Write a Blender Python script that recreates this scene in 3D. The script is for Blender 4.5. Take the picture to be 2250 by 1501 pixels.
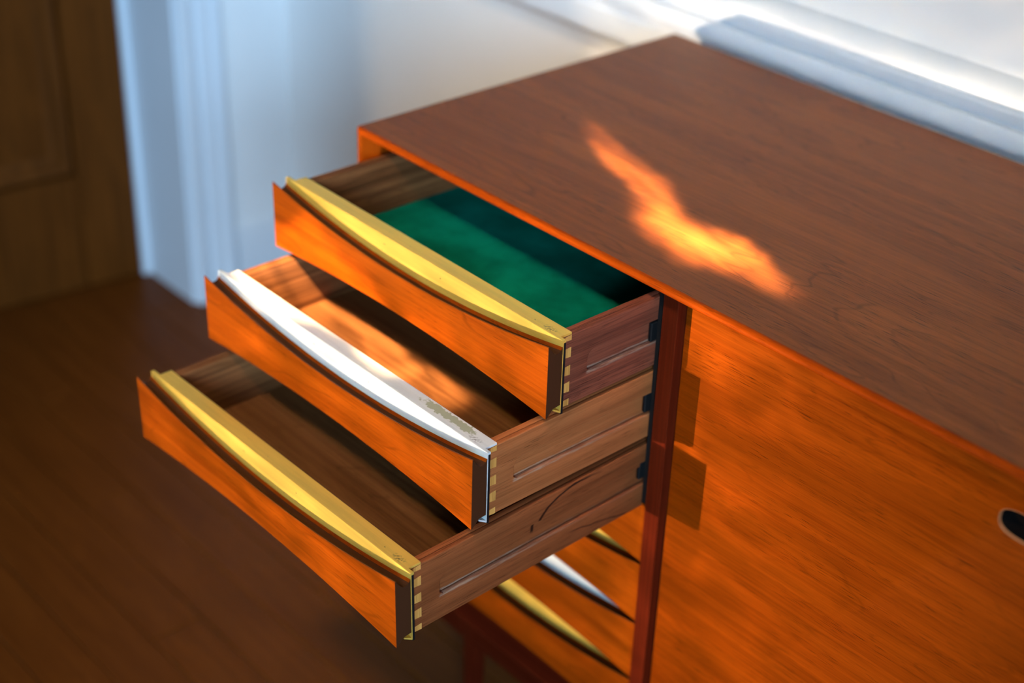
import bpy, bmesh, math, random
from mathutils import Vector, Matrix
for o in list(bpy.data.objects): bpy.data.objects.remove(o)
sc = bpy.context.scene
COL = sc.collection
ZO = 0.72                      # height of the sideboard top above the floor (scene coordinates below are given from that top)

# ------------------------------------------------------------------ camera
cam_d = bpy.data.cameras.new('camera'); cam = bpy.data.objects.new('camera', cam_d); COL.objects.link(cam)
_r = Vector((0.66111426, 0.7496472, 0.03093562)); _u = Vector((-0.3974493, 0.31494345, 0.86188438)); _f = Vector((-0.63636624, 0.58209939, -0.50616036))
m = Matrix.Identity(4)
for i in range(3):
    m[i][0] = _r[i]; m[i][1] = _u[i]; m[i][2] = -_f[i]
m.translation = Vector((1.20684, -0.87879, 0.62539 + ZO))
cam.matrix_world = m
cam_d.sensor_width = 36; cam_d.lens = 36 * 3465.5 / 2250
cam_d.clip_start = 0.02
cam_d.dof.use_dof = True; cam_d.dof.focus_distance = 1.312; cam_d.dof.aperture_fstop = 2.6
sc.camera = cam
sc.view_settings.view_transform = 'Standard'; sc.view_settings.look = 'None'
sc.view_settings.gamma = 1; sc.view_settings.use_curve_mapping = False
sc.view_settings.exposure = 0.0

# ------------------------------------------------------------------ daylight
world = bpy.data.worlds.new('world'); sc.world = world; world.use_nodes = True
wn = world.node_tree.nodes['Background']
wn.inputs[0].default_value = (0.50, 0.66, 0.95, 1); wn.inputs[1].default_value = 0.045

def area(name, loc, target, sx, sy, power, col):
    d = bpy.data.lights.new(name, 'AREA'); d.shape = 'RECTANGLE'; d.size = sx; d.size_y = sy; d.energy = power; d.color = col
    o = bpy.data.objects.new(name, d); COL.objects.link(o); o.location = loc
    o.rotation_euler = (Vector(target) - Vector(loc)).to_track_quat('-Z', 'Y').to_euler()
    return o
# added area lamp far right of the camera: cool light on the left wall
side_fill = area('cool_side_fill', (2.95, -2.25, 1.60), (-0.95, 0.40, 0.42), 1.0, 1.4, 14.5, (0.42, 0.69, 1.0))
side_fill.data.spread = math.radians(40)
# added area lamp high behind the camera: soft light slanting across the sideboard
high_fill = area('high_soft_fill', (0.75, -1.95, 3.55), (0.22, 0.05, 0.70), 0.42, 0.36, 3.6, (1.0, 0.86, 0.66))
high_fill.data.spread = math.radians(34)

class NT:
    """small helper to write node maths"""
    def __init__(s, tree): s.t = tree; s.n = tree.nodes; s.l = tree.links
    def put(s, sock, v):
        if isinstance(v, bpy.types.NodeSocket): s.l.new(v, sock)
        elif isinstance(v, (tuple, list, Vector)):
            sock.default_value = (*v, 1) if len(sock.default_value) == 4 and len(v) == 3 else v
        else: sock.default_value = v
    def math(s, op, a, b=0.0, c=None, clamp=False):
        n = s.n.new('ShaderNodeMath'); n.operation = op; n.use_clamp = clamp
        s.put(n.inputs[0], a); s.put(n.inputs[1], b)
        if c is not None: s.put(n.inputs[2], c)
        return n.outputs[0]
    def vmath(s, op, a, b=(0, 0, 0)):
        n = s.n.new('ShaderNodeVectorMath'); n.operation = op; s.put(n.inputs[0], a); s.put(n.inputs[1], b)
        return n.outputs[1] if op in ('DOT_PRODUCT', 'LENGTH', 'DISTANCE') else n.outputs[0]
    def noise(s, v, scale=1.0, detail=2.0, rough=0.5, dist=0.0):
        n = s.n.new('ShaderNodeTexNoise'); s.put(n.inputs['Vector'], v); n.inputs['Scale'].default_value = scale
        n.inputs['Detail'].default_value = detail; n.inputs['Roughness'].default_value = rough; n.inputs['Distortion'].default_value = dist
        return n
    def map(s, v, a, b, c=0.0, d=1.0, smooth=True):
        n = s.n.new('ShaderNodeMapRange'); n.interpolation_type = 'SMOOTHSTEP' if smooth else 'LINEAR'
        s.put(n.inputs[0], v); n.inputs[1].default_value = a; n.inputs[2].default_value = b; n.inputs[3].default_value = c; n.inputs[4].default_value = d
        return n.outputs[0]
    def mix(s, f, a, b):
        n = s.n.new('ShaderNodeMix'); n.data_type = 'RGBA'; s.put(n.inputs[0], f); s.put(n.inputs[6], a); s.put(n.inputs[7], b)
        return n.outputs[2]
    def comb(s, x, y, z):
        n = s.n.new('ShaderNodeCombineXYZ'); s.put(n.inputs[0], x); s.put(n.inputs[1], y); s.put(n.inputs[2], z); return n.outputs[0]
    def sep(s, v):
        n = s.n.new('ShaderNodeSeparateXYZ'); s.put(n.inputs[0], v); return n.outputs

class Beam:
    """a narrow distant beam of sunlight with the uneven brightness that old wavy panes and leaves give it"""
    def __init__(s, name, aim, direction, dist, radius, power, col, half_angle):
        d = Vector(direction).normalized()
        s.pos = Vector(aim) - d * dist
        s.q = d.to_track_quat('-Z', 'Y')
        s.inv = s.q.to_matrix().inverted()
        L = bpy.data.lights.new(name, 'SPOT'); L.energy = power; L.color = col; L.shadow_soft_size = radius
        L.spot_size = half_angle * 2; L.spot_blend = 0.15; L.use_nodes = True
        o = bpy.data.objects.new(name, L); COL.objects.link(o)
        o.location = s.pos + Vector((0, 0, ZO)); o.rotation_mode = 'QUATERNION'; o.rotation_quaternion = s.q
        s.nt = NT(L.node_tree); s.em = L.node_tree.nodes['Emission']
        tc = s.nt.n.new('ShaderNodeTexCoord')
        x, y, z = s.nt.sep(tc.outputs['Normal'])[:3]
        s.v = s.nt.comb(s.nt.math('DIVIDE', x, z), s.nt.math('DIVIDE', y, z), 0.0)
    def st(s, p):
        v = s.inv @ (Vector(p) - s.pos); return Vector((v.x / v.z, v.y / v.z, 0))
    def blob(s, v, c, a, b, inner=0.35, outer=1.0):
        """soft ellipse: centre c, half axes reaching the points a and b (places in the room the beam falls on)"""
        C, A, B = s.st(c), s.st(a) , s.st(b); A = A - C; B = B - C
        det = A.x * B.y - A.y * B.x
        p = s.nt.vmath('SUBTRACT', v, C)
        al = s.nt.vmath('DOT_PRODUCT', p, (B.y / det, -B.x / det, 0)); be = s.nt.vmath('DOT_PRODUCT', p, (-A.y / det, A.x / det, 0))
        return s.nt.map(s.nt.vmath('LENGTH', s.nt.comb(al, be, 0.0)), outer, inner)

# low evening sun thrown back from windows across the street: nearly level, a little upward, warm
KD = (0.175, 1.0, 0.040)
key = Beam('low_sun_beam', (0.35, 0.0, -0.2), KD, 7.0, 0.007, 3200, (1.0, 0.80, 0.56), 0.16)
n = key.nt
wob = n.noise(key.v, 42, 3, 0.55).outputs['Color']
v1 = n.vmath('ADD', key.v, n.vmath('SCALE', n.vmath('SUBTRACT', wob, (0.5, 0.5, 0.5))))
v1.node.inputs[1].links[0].from_node.inputs['Scale'].default_value = 0.026
rot = n.n.new('ShaderNodeMapping'); rot.inputs['Rotation'].default_value = (0, 0, math.radians(28)); rot.inputs['Scale'].default_value = (30, 120, 1)
n.l.new(v1, rot.inputs[0])
rip = n.noise(rot.outputs[0], 1.0, 2, 0.5).outputs['Fac']
ridge = n.math('POWER', n.math('SUBTRACT', 1.0, n.math('ABSOLUTE', n.math('MULTIPLY', n.math('SUBTRACT', rip, 0.5), 7.0)), clamp=True), 2.2)
low = n.noise(key.v, 22, 2, 0.5).outputs['Fac']
x_, y_ = n.sep(key.v)[:2]
ridge = n.math('MULTIPLY', ridge, n.map(x_, key.st((0.47, 0, 0)).x, key.st((0.64, 0, 0)).x, 1.0, 0.3))
base = n.math('ADD', n.map(low, 0.3, 0.7, 0.50, 0.78), n.math('MULTIPLY', ridge, 0.70))
cL, cR, cT, cB = key.st((-0.20, 0, -0.2)), key.st((1.6, 0, -0.2)), key.st((0.35, 0, 0.5)), key.st((0.35, 0, -0.53))
spill = n.map(x_, key.st((-1.15, 0, -0.2)).x, key.st((-0.22, 0, -0.2)).x, 0.0, 0.34)     # weaker light left of the window edge
full = n.math('MAXIMUM', n.map(x_, key.st((-0.28, 0, -0.2)).x, key.st((-0.22, 0, -0.2)).x, 0.0, 0.5), n.map(x_, key.st((-0.045, 0, -0.2)).x, key.st((-0.012, 0, -0.2)).x))
base = n.math('ADD', n.math('MULTIPLY', base, full), n.math('MULTIPLY', n.math('SUBTRACT', 1.0, full), n.math('MULTIPLY', spill, 0.75)))
edge = n.math('MULTIPLY', 1.0,
              n.map(y_, cB.y - math.copysign(0.006, cT.y - cB.y), cB.y + math.copysign(0.014, cT.y - cB.y)))
fallx = n.map(x_, key.st((0.54, 0, 0)).x, key.st((0.82, 0, 0)).x, 1.0, 0.40)
fally = n.map(y_, key.st((0, 0, -0.16)).y, key.st((0, 0, -0.54)).y, 1.0, 0.72)
upper = n.map(y_, key.st((0.3, 0.0, 0.000)).y, key.st((0.3, 0.0, 0.024)).y, 1.0, 0.16)
tot = n.math('MULTIPLY', n.math('MULTIPLY', base, edge), n.math('MULTIPLY', n.math('MULTIPLY', fallx, upper), fally))
hot = n.math('ADD', n.math('MULTIPLY', key.blob(v1, (0.50, .03, -0.045), (0.62, .03, -0.02), (0.50, .03, -0.09)), 0.7),
             n.math('MULTIPLY', key.blob(v1, (0.48, .03, -0.172), (0.56, .03, -0.195), (0.48, .03, -0.160)), 0.8))
for c_, a_, b_, k_ in (((0.075, -.196, -.140), (0.185, -.196, -.163), (0.085, -.196, -.118), 0.85), ((0.06, -.115, -.070), (0.15, -.115, -.088), (0.065, -.115, -.050), 0.40),
                       ((0.305, -.115, -.062), (0.36, -.115, -.085), (0.315, -.115, -.035), 0.45), ((0.31, -.28, -.222), (0.40, -.28, -.245), (0.315, -.28, -.200), 0.50), ((0.40, .02, -.295), (0.44, .02, -.315), (0.41, .02, -.27), 0.4)):
    hot = n.math('ADD', hot, n.math('MULTIPLY', key.blob(v1, c_, a_, b_, -0.1, 1.0), k_))
n.put(key.em.inputs['Strength'], n.math('ADD', tot, hot))

# steeper sunlight in dapples: falls on the top, into the open drawers
HD = (-0.30, 0.63, -1.0)
high = Beam('high_sun_beam', (0.25, 0.0, -0.05), HD, 6.0, 0.006, 17000, (1.0, 0.66, 0.34), 0.09)
n = high.nt
wob = n.noise(high.v, 75, 3, 0.6).outputs['Color']
w = n.vmath('SCALE', n.vmath('SUBTRACT', wob, (0.5, 0.5, 0.5))); w.node.inputs['Scale'].default_value = 0.009
hv = n.vmath('ADD', high.v, w)
s1 = high.blob(hv, (0.405, 0.085, 0), (0.530, 0.066, 0), (0.420, 0.124, 0), -0.2, 1.0)
s2 = high.blob(hv, (0.275, 0.134, 0), (0.425, 0.066, 0), (0.286, 0.160, 0), -0.2, 1.0)
s3 = high.blob(hv, (0.205, 0.163, 0), (0.27, 0.135, 0), (0.212, 0.183, 0), 0.0, 1.0)
p1 = high.blob(hv, (0.085, -0.095, -0.160), (-0.06, -0.095, -0.160), (0.085, -0.146, -0.160), 0.80, 1.0)
p2 = high.blob(hv, (0.235, -0.095, -0.160), (0.29, -0.095, -0.160), (0.235, -0.146, -0.160), 0.4, 1.0)
p3 = high.blob(hv, (0.20, -0.18, -0.10), (0.05, -0.18, -0.10), (0.20, -0.205, -0.10), 0.4, 1.0)
fe = high.blob(hv, (0.24, 0.0, -0.083), (0.38, 0.0, -0.083), (0.24, 0.075, -0.083), 0.1, 1.0)
A, B = high.st((0.20, 0.17, 0)), high.st((0.52, 0.065, 0)); ang = math.atan2(B.y - A.y, B.x - A.x)
mp = n.n.new('ShaderNodeMapping'); mp.vector_type = 'TEXTURE'; mp.inputs['Rotation'].default_value = (0, 0, ang); mp.inputs['Scale'].default_value = (1 / 50, 1 / 700, 1); n.l.new(high.v, mp.inputs[0])
mot = n.map(n.noise(mp.outputs[0], 1, 3, 0.6).outputs['Fac'], 0.32, 0.68, 0.30, 1.45)
a = n.math('ADD', n.math('MULTIPLY', s1, 3.2), n.math('ADD', n.math('MULTIPLY', s2, 1.25), n.math('MULTIPLY', s3, 0.35)))
b = n.math('ADD', n.math('MULTIPLY', p1, 0.85), n.math('ADD', n.math('MULTIPLY', p2, 0.65), n.math('MULTIPLY', p3, 0.0)))
a = n.math('ADD', n.math('ADD', a, b), n.math('MULTIPLY', fe, 0.03))
n.put(high.em.inputs['Strength'], n.math('MULTIPLY', a, mot))

# ------------------------------------------------------------------ materials
def material(name):
    mt = bpy.data.materials.new(name); mt.use_nodes = True
    return mt, NT(mt.node_tree), mt.node_tree.nodes['Principled BSDF']

def wood(name, dark, light, axis='x', rough=0.4, pore=0.5, figure=0.5, grain=1.0, vein=False, coat=0.0, spec=0.06, bump=0.12, dark_off_face=False, wear=False):
    """procedural teak / walnut: long fibres along one axis, contour figure, short dark pores"""
    mt, n, bs = material(name)
    tc = n.n.new('ShaderNodeTexCoord'); oi = n.n.new('ShaderNodeObjectInfo')
    x, y, z = n.sep(tc.outputs['Object'])[:3]
    if axis == 'x': lx, cy, cz = x, y, z
    elif axis == 'y': lx, cy, cz = y, x, z
    else: lx, cy, cz = z, x, y
    rnd = n.math('MULTIPLY', oi.outputs['Random'], 37.0)
    P = n.vmath('ADD', n.comb(lx, cy, cz), n.comb(rnd, n.math('MULTIPLY', rnd, 0.61), n.math('MULTIPLY', rnd, 0.37)))
    def sc_(a, b): return n.vmath('MULTIPLY', P, (a, b, b))
    n1 = n.noise(sc_(1.6, 9.0), 1, 3, 0.5).outputs['Fac']            # slow warp
    fig = n.math('SINE', n.math('MULTIPLY', n1, 46.0))
    cont = n.math('MULTIPLY', n.map(n.math('ABSOLUTE', fig), 0.22, 0.02), n.map(n.noise(sc_(9, 60), 1, 2).outputs['Fac'], 0.40, 0.62))
    fig = n.map(fig, -1, 1)
    streak = n.noise(sc_(2.2, 190.0), 1, 5, 0.66).outputs['Fac']
    fine = n.noise(sc_(11.0, 900.0), 1, 3, 0.6).outputs['Fac']
    por = n.noise(sc_(48.0, 1500.0), 1, 1, 0.5).outputs['Fac']
    porm = n.math('MULTIPLY', n.map(por, 0.60, 0.70), n.map(n.noise(sc_(5, 40), 1, 2).outputs['Fac'], 0.38, 0.62, 0.25, 1.0))
    t = n.math('ADD', n.math('MULTIPLY', n.map(streak, 0.25, 0.75), 0.50 * grain), n.math('MULTIPLY', fig, 0.16 * figure))
    t = n.math('ADD', t, n.math('MULTIPLY', n.math('SUBTRACT', fine, 0.5), 0.9 * grain))
    t = n.math('ADD', t, n.math('MULTIPLY', n.math('SUBTRACT', n1, 0.38), 0.55 * figure), clamp=True)
    col = n.mix(t, dark, light)
    col = n.mix(n.math('MULTIPLY', cont, 0.42 * figure, clamp=True), col, tuple(c * 0.45 for c in dark))
    col = n.mix(n.math('MULTIPLY', porm, pore), col, tuple(c * 0.22 for c in dark))
    if vein:
        yy = n.math('DIVIDE', n.math('SUBTRACT', y, 0.217), 0.058); zz = n.math('DIVIDE', n.math('ADD', z, 0.038), 0.034)
        rr = n.math('SQRT', n.math('ADD', n.math('MULTIPLY', yy, yy), n.math('MULTIPLY', zz, zz)))
        rr = n.math('ADD', rr, n.math('MULTIPLY', n.math('SUBTRACT', n.noise(P, 60, 3).outputs['Fac'], 0.5), 0.10))
        e = n.math('MULTIPLY', n.map(n.math('ABSOLUTE', n.math('SUBTRACT', rr, 1.0)), 0.050, 0.012), n.map(yy, 0.5, -0.1))
        e = n.math('MULTIPLY', e, n.map(zz, -0.05, 0.08))
        l2 = n.math('ADD', n.math('ADD', z, 0.0566), n.math('MULTIPLY', n.math('SUBTRACT', y, 0.2055), 0.195))
        l2 = n.math('ADD', l2, n.math('MULTIPLY', n.math('SUBTRACT', n.noise(P, 40, 3).outputs['Fac'], 0.5), 0.008))
        e2 = n.math('MULTIPLY', n.map(n.math('ABSOLUTE', l2), 0.0012, 0.0003), n.map(y, 0.19, 0.215))
        col = n.mix(n.math('MAXIMUM', n.math('MULTIPLY', e, 0.9), n.math('MULTIPLY', e2, 0.7)), col, (0.006, 0.003, 0.003))
    if dark_off_face:
        g = n.n.new('ShaderNodeNewGeometry'); vt = n.n.new('ShaderNodeVectorTransform'); vt.vector_type = 'NORMAL'; vt.convert_from = 'WORLD'; vt.convert_to = 'OBJECT'
        n.l.new(g.outputs['True Normal'], vt.inputs[0])
        col = n.mix(n.map(n.sep(vt.outputs[0])[1], -0.90, -0.60), col, (0.055, 0.018, 0.007))     # dark core wood off the veneered face; also colours in the cove's shade
    if wear:
        wz = n.math('ADD', z, n.math('MULTIPLY', n.math('SUBTRACT', n.noise(P, 90, 3).outputs['Fac'], 0.5), 0.002))
        wm = n.math('MULTIPLY', n.math('MULTIPLY', n.map(wz, -0.0490, -0.0478), n.map(wz, -0.0446, -0.0452)), n.math('MULTIPLY', n.map(y, 0.050, 0.053), n.map(y, 0.24, 0.06, 0.15, 1.0)))
        wm = n.math('MULTIPLY', wm, n.map(n.noise(n.vmath('MULTIPLY', P, (60, 600, 600)), 1, 3).outputs['Fac'], 0.35, 0.65, 0.25, 1.0))
        col = n.mix(n.math('MULTIPLY', wm, 0.60), col, (0.36, 0.24, 0.16))
    n.put(bs.inputs['Base Color'], col)
    n.put(bs.inputs['Roughness'], n.math('ADD', rough, n.math('MULTIPLY', n.math('SUBTRACT', streak, 0.5), 0.2)))
    bs.inputs['Specular IOR Level'].default_value = spec
    bs.inputs['Specular Tint'].default_value = (1.0, 0.72, 0.5, 1)
    if coat: bs.inputs['Coat Weight'].default_value = coat; bs.inputs['Coat Roughness'].default_value = 0.22
    bp = n.n.new('ShaderNodeBump'); bp.inputs['Strength'].default_value = bump; bp.inputs['Distance'].default_value = 0.0006
    n.put(bp.inputs['Height'], n.math('SUBTRACT', fine, n.math('MULTIPLY', porm, 1.0))); n.l.new(bp.outputs[0], bs.inputs['Normal'])
    return mt

TD, TL = (0.155, 0.022, 0.0007), (0.350, 0.060, 0.0018)
M = {}
M['teak_x'] = wood('teak_x', TD, TL, 'x', 0.36, 0.85, 0.55, 0.8)
M['teak_top'] = wood('teak_top', (0.130, 0.034, 0.007), (0.300, 0.088, 0.019), 'x', 0.36, 0.9, 1.0, 0.85, spec=0.12)
M['teak_z'] = wood('teak_z', TD, TL, 'z', 0.36, 0.6)
M['teak_front'] = wood('teak_front', (0.165, 0.0245, 0.0006), (0.355, 0.066, 0.0018), 'x', 0.40, 0.6, 0.9, 0.8, dark_off_face=True)
M['teak_lip'] = wood('teak_lip', (0.200, 0.0225, 0.0006), (0.410, 0.058, 0.0018), 'x', 0.40, 0.6, 0.6, 0.8)
M['dark_red_z'] = wood('dark_red_z', (0.065, 0.0065, 0.002), (0.135, 0.015, 0.004), 'z', 0.3, 0.4)
M['dark_red_x'] = wood('dark_red_x', (0.065, 0.0065, 0.002), (0.135, 0.015, 0.004), 'x', 0.3, 0.4)
M['groove'] = wood('groove', (0.10, 0.028, 0.010), (0.16, 0.05, 0.018), 'x', 0.4, 0.5)
M['side_purple'] = wood('side_purple', (0.115, 0.030, 0.016), (0.330, 0.080, 0.037), 'y', 0.5, 0.8, 0.5, 1.0, wear=True)
M['side_brown'] = wood('side_brown', (0.270, 0.075, 0.021), (0.520, 0.155, 0.046), 'y', 0.5, 0.7, 0.5, 0.9, wear=True)
M['side_vein'] = wood('side_vein', (0.165, 0.042, 0.012), (0.350, 0.095, 0.028), 'y', 0.48, 0.7, 0.5, 0.9, vein=True, wear=True)
M['inner'] = wood('inner', (0.085, 0.028, 0.008), (0.24, 0.095, 0.030), 'x', 0.55, 0.5, 0.6, 1.0)
M['inner_y'] = wood('inner_y', (0.060, 0.020, 0.007), (0.25, 0.095, 0.032), 'y', 0.55, 0.5, 1.0, 1.2)
M['carcass'] = wood('carcass', (0.03, 0.012, 0.006), (0.06, 0.024, 0.011), 'y', 0.6, 0.4)
M['pin'] = wood('pin', (0.40, 0.14, 0.025), (0.82, 0.37, 0.085), 'z', 0.6, 0.4, 1.2, 1.3)
M['floor'] = wood('floor_oak', (0.100, 0.024, 0.003), (0.205, 0.054, 0.007), 'x', 0.38, 0.4, 0.7, 0.9, spec=0.1)
M['door'] = wood('door_oak', (0.060, 0.016, 0.002), (0.160, 0.043, 0.005), 'z', 0.5, 0.4, 0.8, 0.9, spec=0.15)

def paint(name, col, rough=0.5, var=0.03, spec=0.5):
    mt, n, bs = material(name)
    tc = n.n.new('ShaderNodeTexCoord')
    f = n.noise(tc.outputs['Object'], 9, 4, 0.55).outputs['Fac']
    n.put(bs.inputs['Base Color'], n.mix(f, tuple(c * (1 - var) for c in col), tuple(min(1, c * (1 + var)) for c in col)))
    bs.inputs['Roughness'].default_value = rough; bs.inputs['Specular IOR Level'].default_value = spec
    bp = n.n.new('ShaderNodeBump'); bp.inputs['Strength'].default_value = 0.04; bp.inputs['Distance'].default_value = 0.001
    n.put(bp.inputs['Height'], n.noise(tc.outputs['Object'], 220, 3).outputs['Fac']); n.l.new(bp.outputs[0], bs.inputs['Normal'])
    return mt
M['wall'] = paint('wall_paint', (0.80, 0.795, 0.78), 0.75)
M['trim'] = paint('trim_paint', (0.66, 0.695, 0.73), 0.42)
M['black'] = paint('black_edge', (0.007, 0.007, 0.007), 0.6, 0.3, spec=0.1)
M['dark_cup'] = paint('dark_cup', (0.004, 0.0025, 0.002), 0.8, 0.2, spec=0.05)  # near-black colour stands for the shade inside the finger hole
M['worn_rim'] = wood('worn_rim', (0.20, 0.06, 0.02), (0.42, 0.17, 0.07), 'x', 0.4, 0.2)

def metal(name, col, worn, metallic, rough, patch=None):
    mt, n, bs = material(name)
    tc = n.n.new('ShaderNodeTexCoord'); P = tc.outputs['Object']; x, y, z = n.sep(P)[:3]
    streak = n.noise(n.vmath('MULTIPLY', P, (9, 160, 160)), 1, 4, 0.6).outputs['Fac']
    c = n.mix(n.map(streak, 0.2, 0.8), tuple(k * 0.86 for k in col), tuple(min(1, k * 1.08) for k in col))
    spots = n.math('MULTIPLY', n.map(n.noise(P, 260, 3, 0.6).outputs['Fac'], 0.66, 0.70), n.map(n.noise(P, 34, 2).outputs['Fac'], 0.56, 0.66))
    c = n.mix(n.math('MULTIPLY', spots, 0.75), c, worn)
    # bruise near the right-hand end of the top flange
    dx = n.math('DIVIDE', n.math('SUBTRACT', x, 0.379), 0.0085); dy = n.math('DIVIDE', n.math('SUBTRACT', y, 0.0215), 0.004)
    rr = n.math('SQRT', n.math('ADD', n.math('MULTIPLY', dx, dx), n.math('MULTIPLY', dy, dy)))
    br = n.math('MULTIPLY', n.map(rr, 1.2, 0.3), n.map(n.noise(P, 420, 3).outputs['Fac'], 0.47, 0.58))
    c = n.mix(n.math('MULTIPLY', br, 0.8), c, worn)
    if patch:
        q = n.math('ADD', x, n.math('MULTIPLY', n.math('SUBTRACT', n.noise(P, 140, 4, 0.6).outputs['Fac'], 0.5), 0.05))
        q2 = n.math('ADD', y, n.math('MULTIPLY', n.math('SUBTRACT', n.noise(P, 170, 3, 0.6).outputs['Fac'], 0.5), 0.012))
        mk = n.math('MULTIPLY', n.math('MULTIPLY', n.map(q, 0.305, 0.312), n.map(q, 0.374, 0.368)), n.math('MULTIPLY', n.map(q2, 0.0215, 0.0225), n.map(q2, 0.0305, 0.0295)))
        c = n.mix(n.math('MULTIPLY', mk, 0.85), c, patch)
    n.put(bs.inputs['Base Color'], c); bs.inputs['Metallic'].default_value = metallic
    n.put(bs.inputs['Roughness'], n.math('ADD', rough, n.math('MULTIPLY', n.math('SUBTRACT', streak, 0.5), 0.2)))
    return mt
M['brass'] = metal('gold_metal', (0.88, 0.53, 0.085), (0.16, 0.09, 0.025), 0.45, 0.40)
M['white_metal'] = metal('white_metal', (0.69, 0.69, 0.64), (0.20, 0.18, 0.13), 0.15, 0.36, patch=(0.30, 0.31, 0.16))

mt, n, bs = material('felt'); tc = n.n.new('ShaderNodeTexCoord')
f1 = n.noise(tc.outputs['Object'], 16, 3, 0.6).outputs['Fac']; f2 = n.noise(tc.outputs['Object'], 900, 2).outputs['Fac']
n.put(bs.inputs['Base Color'], n.mix(n.map(n.math('ADD', f1, n.math('MULTIPLY', f2, 0.15)), 0.35, 0.8), (0.0004, 0.078, 0.046), (0.001, 0.155, 0.098)))
bs.inputs['Roughness'].default_value = 0.95; bs.inputs['Specular IOR Level'].default_value = 0.02
bs.inputs['Sheen Weight'].default_value = 0.05; bs.inputs['Sheen Tint'].default_value = (0.1, 0.7, 0.5, 1)
M['felt'] = mt

# ------------------------------------------------------------------ mesh helpers
def obj(name, me, mat, parent=None, loc=(0, 0, 0), **props):
    if isinstance(me, bmesh.types.BMesh):
        bmesh.ops.recalc_face_normals(me, faces=me.faces[:])
        b = me; me = bpy.data.meshes.new(name); b.to_mesh(me); b.free()
        me.polygons.foreach_set('use_smooth', [True] * len(me.polygons)); me.set_sharp_from_angle(angle=math.radians(32))
    if mat and not me.materials: me.materials.append(M[mat])
    o = bpy.data.objects.new(name, me); COL.objects.link(o); o.location = loc
    if mat and me.materials[0] != M[mat]:
        o.material_slots[0].link = 'OBJECT'; o.material_slots[0].material = M[mat]
    if parent: o.parent = parent
    for k, v in props.items(): o[k] = v
    return o
def add_box(bm, x0, x1, y0, y1, z0, z1, bevel=0.0, seg=1):
    vs = [bm.verts.new((x, y, z)) for x in (x0, x1) for y in (y0, y1) for z in (z0, z1)]
    fs = [bm.faces.new([vs[i] for i in f]) for f in ((0, 1, 3, 2), (4, 6, 7, 5), (0, 4, 5, 1), (2, 3, 7, 6), (0, 2, 6, 4), (1, 5, 7, 3))]
    if bevel:
        bmesh.ops.bevel(bm, geom=list({e for f in fs for e in f.edges}), offset=bevel, segments=seg, affect='EDGES', profile=0.5)
def box(*a, **k):
    bm = bmesh.new(); add_box(bm, *a, **k); return bm
def loft(rings, caps=True):
    """closed rings of equal length joined in order"""
    bm = bmesh.new(); R = [[bm.verts.new(p) for p in r] for r in rings]; k = len(R[0])
    for a, b in zip(R, R[1:]):
        for i in range(k): bm.faces.new((a[i], a[(i + 1) % k], b[(i + 1) % k], b[i]))
    if caps:
        cf = [bm.faces.new(R[0]), bm.faces.new(R[-1][::-1])]
        if k > 4:
            bm.normal_update(); bmesh.ops.triangulate(bm, faces=cf, quad_method='BEAUTY', ngon_method='EAR_CLIP')
    return bm
def merge(*bms):
    me = bpy.data.meshes.new('tmp'); out = bmesh.new()
    for b in bms:
        bmesh.ops.recalc_face_normals(b, faces=b.faces[:]); b.to_mesh(me); b.free(); out.from_mesh(me)
    bpy.data.meshes.remove(me); return out
def curve_plate(outline, holes, depth, bevel, place):
    """flat plate with rounded holes, from filled 2D outlines; place maps (u, v, w) to room axes"""
    cu = bpy.data.curves.new('tmp', 'CURVE'); cu.dimensions = '2D'; cu.fill_mode = 'BOTH'
    for pts in [outline] + holes:
        s = cu.splines.new('POLY'); s.points.add(len(pts) - 1); s.use_cyclic_u = True
        for p, (a, b) in zip(s.points, pts): p.co = (a, b, 0, 1)
    cu.extrude = depth / 2 - bevel; cu.bevel_depth = bevel; cu.bevel_resolution = 2; cu.offset = -bevel
    o = bpy.data.objects.new('tmp', cu); COL.objects.link(o)
    me = bpy.data.meshes.new_from_object(o.evaluated_get(bpy.context.evaluated_depsgraph_get()))
    bpy.data.objects.remove(o); bpy.data.curves.remove(cu)
    bm = bmesh.new(); bm.from_mesh(me); bpy.data.meshes.remove(me)
    bmesh.ops.remove_doubles(bm, verts=bm.verts[:], dist=1e-5)
    for v in bm.verts: v.co = Vector(place(v.co.x, v.co.y, v.co.z))
    return bm
T0 = (0, 0, ZO)
random.seed(7)

# ------------------------------------------------------------------ room
FZ = -ZO
floor = obj('floor', box(-1.6, 3.0, -2.2, 0.75, FZ - 0.06, FZ - 0.012), 'floor', None, T0, kind='structure',
            label='dark brown varnished wooden plank floor under the sideboard', category='floor')
pw = 0.072; y = 0.54; row = 0
lens_ = (0.62, 0.84, 1.06); plank_me = {}
for L in lens_:
    plank_me[L] = None
while y > -1.3:
    x = -1.35 - random.random() * 0.5
    while x < 1.6:
        L = random.choice(lens_)
        if plank_me[L] is None:
            o = obj('plank', box(0.0006, L - 0.0006, -pw + 0.0006, -0.0006, -0.014, 0, bevel=0.0012), 'floor', floor); plank_me[L] = o.data
        else:
            o = obj('plank', plank_me[L], 'floor', floor)
        o.location = (x, y, FZ); x += L
    y -= pw
WBY, WLX = 0.54, -0.93
obj('wall_back', box(WLX - 0.2, 3.0, WBY, WBY + 0.12, FZ - 0.02, 1.9), 'wall', None, T0, kind='structure',
    label='off-white painted wall behind the sideboard', category='wall')
obj('wall_left', merge(box(WLX - 0.2, WLX, 0.335, WBY, FZ - 0.02, 1.9), box(WLX - 0.2, WLX, -2.2, -0.62, FZ - 0.02, 1.9), box(WLX - 0.2, WLX, -0.62, 0.335, 1.33, 1.9)),
    'wall', None, T0, kind='structure', label='pale blue-grey painted wall beside the brown door', category='wall')
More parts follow.
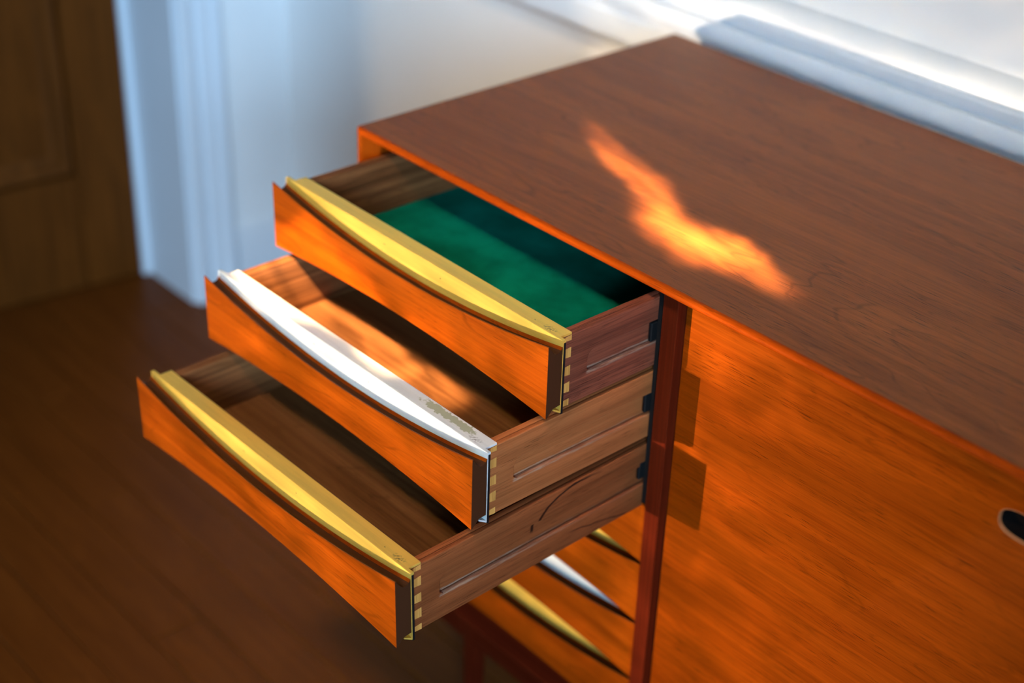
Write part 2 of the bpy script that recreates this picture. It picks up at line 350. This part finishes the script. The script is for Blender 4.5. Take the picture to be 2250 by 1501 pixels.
def prism_x(prof, x0, x1, mitre0=None): return loft([[(x0, a, b) for a, b in prof], [(x1, a, b) for a, b in prof]])
def prism_z(prof, z0, z1): return loft([[(a, b, z0) for a, b in prof], [(a, b, z1) for a, b in prof]])
rail = [(.541, -.078), (.530, -.070), (.520, -.060), (.513, -.056), (.508, -.055), (.506, -.052), (.506, -.022), (.510, -.019), (.510, -.013),
        (.503, -.010), (.501, -.006), (.501, .010), (.503, .0135), (.511, .0145), (.511, .017), (.507, .019), (.507, .029), (.510, .032), (.510, .041), (.515, .046), (.533, .055), (.541, .056)]
obj('trim_1', prism_x(rail, WLX, 3.0), 'trim', None, T0, kind='structure', label='white moulded chair rail running along the wall above the sideboard', category='moulding')
bbx = [(WBY + .001, FZ), (WBY - .016, FZ), (WBY - .016, FZ + .085), (WBY - .012, FZ + .094), (WBY - .008, FZ + .108), (WBY + .001, FZ + .114)]
obj('baseboard_back', prism_x(bbx, WLX, 3.0), 'trim', None, T0, kind='structure', label='white baseboard at the foot of the back wall', category='baseboard')
bbl = lambda yy: [(WLX - .001, yy, FZ), (WLX + .016, yy, FZ), (WLX + .016, yy, FZ + .085), (WLX + .012, yy, FZ + .094), (WLX + .008, yy, FZ + .108), (WLX - .001, yy, FZ + .114)]
obj('baseboard_left', loft([bbl(.412), bbl(WBY - .016)]), 'trim', None, T0, kind='structure', label='short white baseboard between the door casing and the corner', category='baseboard')
# door casing: plan profile (x, y) run up the wall, and the deep reveal
W = WLX
cas = [(W - .02, .327), (W + .012, .327), (W + .017, .331), (W + .017, .345), (W + .012, .350), (W + .006, .356), (W + .005, .364), (W + .011, .368), (W + .011, .386), (W + .015, .390), (W + .018, .394), (W + .018, .403), (W + .012, .409), (W - .001, .410)]
jm = [(-1.15, .3215), (W + .004, .3215), (W + .004, .336), (-1.15, .336)]
tr = obj('trim_2', prism_z(cas, FZ, 1.4), 'trim', None, T0, kind='structure', label='white moulded door casing at the end of the left wall', category='door casing')
obj('jamb', prism_z(jm, FZ, 1.33), 'trim', tr)
obj('door_stop', box(-1.115, -1.068, .308, .3225, FZ, 1.33, bevel=.002), 'trim', tr)
# panelled wooden door, slightly ajar
door = bpy.data.objects.new('door_1', None); COL.objects.link(door)
door.location = (-1.071, 0.306, 0); door.rotation_euler = (0, 0, math.radians(-7.0))
door['kind'] = 'structure'; door['label'] = 'dark brown panelled wooden door in the white casing'; door['category'] = 'door'
DW = 0.86; dt = 0.04                                        # local: y from -DW to 0, face at x = 0
obj('stile', box(-dt, 0, -.098, 0, .004, 2.04, bevel=.003), 'door', door)
obj('stile', box(-dt, 0, -DW, -DW + .098, .004, 2.04, bevel=.003), 'door', door)
obj('rail', box(-dt, 0, -DW + .099, -.099, .004, .215, bevel=.003), 'door', door)
obj('rail', box(-dt, 0, -DW + .099, -.099, .88, 1.06, bevel=.003), 'door', door)
obj('rail', box(-dt, 0, -DW + .099, -.099, 1.92, 2.04, bevel=.003), 'door', door)
for z0, z1 in ((.216, .879), (1.061, 1.919)):
    obj('panel', box(-dt * .7, -.016, -DW + .099, -.099, z0, z1), 'door', door)
    r = [(-.030, .004), (-.012, .006), (-.004, .012), (-.002, .022), (-.008, .030), (-.016, .042)]
    rings = []
    for xx, d in [(-.0162, 0.0)] + [(-.004, .004), (-.001, .010), (-.006, .020), (-.013, .026), (-.0163, .040)]:
        rings.append([(xx, -DW + .099 + d, z0 + d), (xx, -.099 - d, z0 + d), (xx, -.099 - d, z1 - d), (xx, -DW + .099 + d, z1 - d)])
    obj('panel_moulding', loft(rings, caps=False), 'door', door)

# ------------------------------------------------------------------ sideboard
sb = bpy.data.objects.new('sideboard', None); COL.objects.link(sb)
sb['label'] = 'reddish teak sideboard with three drawers pulled open and a sliding door'; sb['category'] = 'sideboard'
D, LN, TH, HB = 0.47, 2.02, 0.0167, 0.545
nose = [(.0046, 0), (.0024, -.0005), (.0008, -.0018), (0, -.0040), (.0004, -.0060), (.0018, -.0076), (.0042, -.0088), (.0180, -.0160), (.0186, -TH)]
prof = [(.0053, 0), (.0053, -.0086), (.0180, -.0160), (.0186, -TH), (D, -TH), (D, -.0012), (D - .0012, 0)]
lip = nose[:7] + [(.0052, -.0092), (.0052, 0)]
obj('top_edge', loft([[(-z if z else 0.0, y, z) for y, z in lip], [(LN + z, y, z) for y, z in lip]]), 'teak_lip', sb, T0)
obj('case_top', loft([[(-z if z else 0.0, y, z) for y, z in prof], [(LN + z, y, z) for y, z in prof]]), 'teak_top', sb, T0)
sprof = [(y, -z) for y, z in nose] + [(D, TH), (D, 0)]     # (y, x)
for s in (0, 1):
    X = (lambda x: x) if s == 0 else (lambda x: LN - x)
    obj('case_side', loft([[(X(x), y, -x - .0002) for y, x in sprof], [(X(x), y, -HB + .0) for y, x in sprof]]), 'teak_z', sb, T0)
bprof = [(.0285, -.5285), (.0145, -.5355), (.0122, -.5365), (.0112, -.5382), (.0116, -.5402), (.0135, -.5418), (.0155, -.5447), (D, -.5447), (D, -.5285)]
obj('case_bottom', loft([[(TH + .0003, a, b) for a, b in bprof], [(LN - TH - .0003, a, b) for a, b in bprof]]), 'dark_red_x', sb, T0)
obj('back_panel', box(TH + .001, LN - TH - .001, D - .012, D - .004, -.528, -.0172), 'carcass', sb, T0)
obj('divider', box(.4188, .4365, .016, D - .013, -.528, -TH - .0003, bevel=.0007), 'dark_red_z', sb, T0)
obj('divider', box(1.60, 1.6177, .06, D - .013, -.528, -TH - .0003, bevel=.0007), 'dark_red_z', sb, T0)
# legs and base rails
def leg(x, y):
    t, b = .0105, .0075
    bm = loft([[(x - t, y - t, -.545), (x + t, y - t, -.545), (x + t, y + t, -.545), (x - t, y + t, -.545)],
               [(x - b, y - b, FZ), (x + b, y - b, FZ), (x + b, y + b, FZ), (x - b, y + b, FZ)]])
    bmesh.ops.bevel(bm, geom=bm.edges[:], offset=.0015, segments=2, affect='EDGES'); return bm
for lx in (.163, LN - .163):
    for ly in (.0345, .425): obj('leg', leg(lx, ly), 'dark_red_z', sb, T0)
    obj('base_rail', box(lx - .008, lx + .008, .0455, .414, -.584, -.5449, bevel=.001), 'dark_red_x', sb, T0)
for ly in (.0345, .425): obj('base_rail', box(.174, LN - .174, ly - .010, ly + .010, -.584, -.5449, bevel=.002), 'dark_red_x', sb, T0)
for s in (0, 1):
    for ly in (.0345, .425):
        a, b = (.060, .152) if s == 0 else (LN - .152, LN - .060)
        obj('base_rail', box(a, b, ly - .010, ly + .010, -.584, -.5449, bevel=.002), 'dark_red_x', sb, T0)
# sliding doors
def pill(cx, cz, hx, hz, k=14):
    pts = []
    for i in range(4 * k):
        t = 2 * math.pi * i / (4 * k); c, s_ = math.cos(t), math.sin(t); e = 0.72
        pts.append((cx + hx * math.copysign(abs(c) ** e, c), cz + hz * math.copysign(abs(s_) ** e, s_)))
    return pts
HX, HZ = 0.7805, -0.0625
def slide(x0, x1, yf, hx):
    bm = curve_plate([(x0, -.5275), (x1, -.5275), (x1, -.0173), (x0, -.0173)], [pill(hx, HZ, .0245, .0118)], .017, .0014,
                     lambda a, b, c: (a, yf + .0085 - c, b))
    d = obj('sliding_door', bm, 'teak_x', sb, T0)
    rings = []
    for yy, g in ((.0020, -.0002), (.004, .0004), (.012, .0010), (.0164, .0028)):
        rings.append([(a, yf + yy, b) for a, b in pill(hx, HZ, .0245 - g, .0118 - g)])
    c = loft(rings, caps=False); bmv = [v for v in c.verts][-len(rings[-1]):]
    c.faces.new(bmv)
    rr = []
    for yy, g in ((.0003, -.0010), (-.0003, -.0007), (-.0003, -.0002), (.0006, .0003), (.0030, .0006)):
        rr.append([(a, yf + yy, b) for a, b in pill(hx, HZ, .0245 - g, .0118 - g)])
    obj('pull_rim', loft(rr, caps=False), 'worn_rim', d)
    obj('finger_pull', c, 'dark_cup', d, label='dark oval finger hole cut in the sliding door')
    return d
slide(.4372, 1.115, .0258, HX)
slide(1.09, 1.995, .047, 1.70)

obj('gap_shade_strip', box(.4122, .4186, .0185, .44, -.2425, -TH - .0005), 'black', sb, T0)  # black strip added for the shade in the gap beside the divider
# drawers ------------------------------------------------------------
DWD, DH, NS = 0.4007, 0.0702, 44
X0 = 0.0176
def front_mesh():
    rings = []
    for i in range(NS + 1):
        s = i / NS; x = DWD * s; k = 4 * s * (1 - s); c1, c2 = .0195 * k, .0108 * k
        t = -c1; b = -DH + c2
        pts = [(0.0004, b), (0, b + .0005), (0, t - .0006), (.0005, t), (.0013, t - .0004), (.0028, t - .0032), (.0048, t - .0066), (.0072, t - .0092), (.0098, t - .0102),
               (.0122, t - .0098), (.0143, t - .0082), (.0159, t - .0056), (.0159, b + .0085), (.0082, b + .0078)]
        rings.append([(x, y, z) for y, z in pts])
    return loft(rings)
def grip_mesh():
    pf = [(.0160, -.0003), (.0160, -DH + .0024), (.0086, -DH + .0066), (.0080, -DH + .0055), (.0162, -DH + .0002), (.0169, -DH + .0002), (.0169, -.0022), (.0194, -.0022), (.0194, 0), (.0163, 0)]
    a = loft([[(0, y, z) for y, z in pf], [(DWD, y, z) for y, z in pf]])
    b = box(.0110, .3940, .01945, .0318, -.0020, 0)
    return merge(a, b)
def side_mesh(x_in, x_mid, x_out):
    y0, y1, zt, zb = .0197, .375, -.0021, -.0715
    g0, gz1, gz0, rr = .052, -.0250, -.0465, .0095
    pts = [(y0, zb), (y1, zb), (y1, gz0), (g0 + .004, gz0), (g0, gz0 + .003)]
    for i in range(7):
        a = math.pi - (math.pi / 2) * i / 6
        pts.append((g0 + rr + rr * math.cos(a), gz1 - rr + rr * math.sin(a)))
    pts += [(y1, gz1), (y1, zt - .002), (y1 - .002, zt), (y0, zt)]
    lo, hi = min(x_mid, x_out), max(x_mid, x_out)
    outer = curve_plate(pts, [], hi - lo, .0009, lambda a, b, c: ((lo + hi) / 2 + c, a, b))
    inner = box(min(x_in, x_mid), max(x_in, x_mid), y0, y1, zb, zt, bevel=.0008, seg=2)
    return merge(outer, inner)
def box_mesh():
    return merge(box(.0223, .3827, .0197, .0315, -.0700, -.0022), box(.0223, .3827, .362, .373, -.0700, -.004), box(.0195, .3853, .0312, .3625, -.0650, -.0607))
def pin_mesh(z0, z1):
    d = .0010
    f = lambda x: [(x, .0199, z0 + d), (x, .0318, z0), (x, .0318, z1), (x, .0199, z1 - d)]
    return loft([f(.3836), f(.39415)])
me = {}
def mesh_of(key, bm):
    if key not in me:
        o = obj(key, bm(), None); me[key] = o.data; bpy.data.objects.remove(o); me[key].name = key
    return me[key]
PINS = ((-.0075, -.0024), (-.0238, -.0142), (-.0412, -.0316), (-.0578, -.0478), (-.0713, -.0648))
cfg = {0: (-.1146, .0002, .0059, -.0082), 1: (-.1961, -.0019, .0026, .0008), 2: (-.2776, -.0063, .0179, .0058)}
for i in range(7):
    gold = i % 2 == 0
    zc = -.0225 - .0729 * i if i > 2 else -.0225 - .0735 * i
    ty, tz, rx, rz = cfg.get(i, (.0200, 0, 0, 0))
    dr = obj('drawer', mesh_of('drawer', box_mesh), 'inner', sb)
    R = Matrix.Rotation(rz, 3, 'Z') @ Matrix.Rotation(rx, 3, 'X'); p = Vector((DWD / 2, -ty, 0))
    dr.location = p + Vector((X0, ty, zc + tz + ZO)) - R @ p; dr.rotation_euler = (rx, 0, rz)
    dr['label'] = ('gold' if gold else 'white') + ' rimmed teak drawer, ' + ('first', 'second', 'third', 'fourth', 'fifth', 'sixth', 'lowest')[i] + ' from the top, ' + ('pulled open' if i < 3 else 'closed')
    obj('drawer_front', mesh_of('drawer_front', front_mesh), 'teak_front', dr)
    obj('metal_grip', mesh_of('metal_grip', grip_mesh), 'brass' if gold else 'white_metal', dr, label='polished gold-coloured metal grip strip' if gold else 'white metal grip strip')
    obj('backing_strip', mesh_of('backing_strip', lambda: box(0, DWD, .0171, .0193, -DH - .0012, -.0024)), 'black', dr)
    sm = ('side_purple', 'side_brown', 'side_vein')[i % 3]
    obj('side_panel', mesh_of('side_panel_r', lambda: side_mesh(.3830, .3890, .3940)), sm, dr)
    obj('side_panel', mesh_of('side_panel_l', lambda: side_mesh(.0220, .0160, .0110)), 'inner_y', dr)
    if i == 0: obj('felt_liner', box(.0225, .3825, .0318, .3618, -.0606, -.0588, bevel=.0006), 'felt', dr, label='green felt lining in the top drawer')
    if i < 3:
        for j, (a, b) in enumerate(PINS): obj('dovetail_pin', mesh_of('dovetail_pin_%d' % j, lambda: pin_mesh(a, b)), 'pin', dr)
    # runner fixed to the divider, riding in the groove of the drawer side
    obj('drawer_runner', box(.4080, .4120, .012 if i < 3 else .06, .44, zc - .0455, zc - .0265, bevel=.001), 'black', sb, T0)
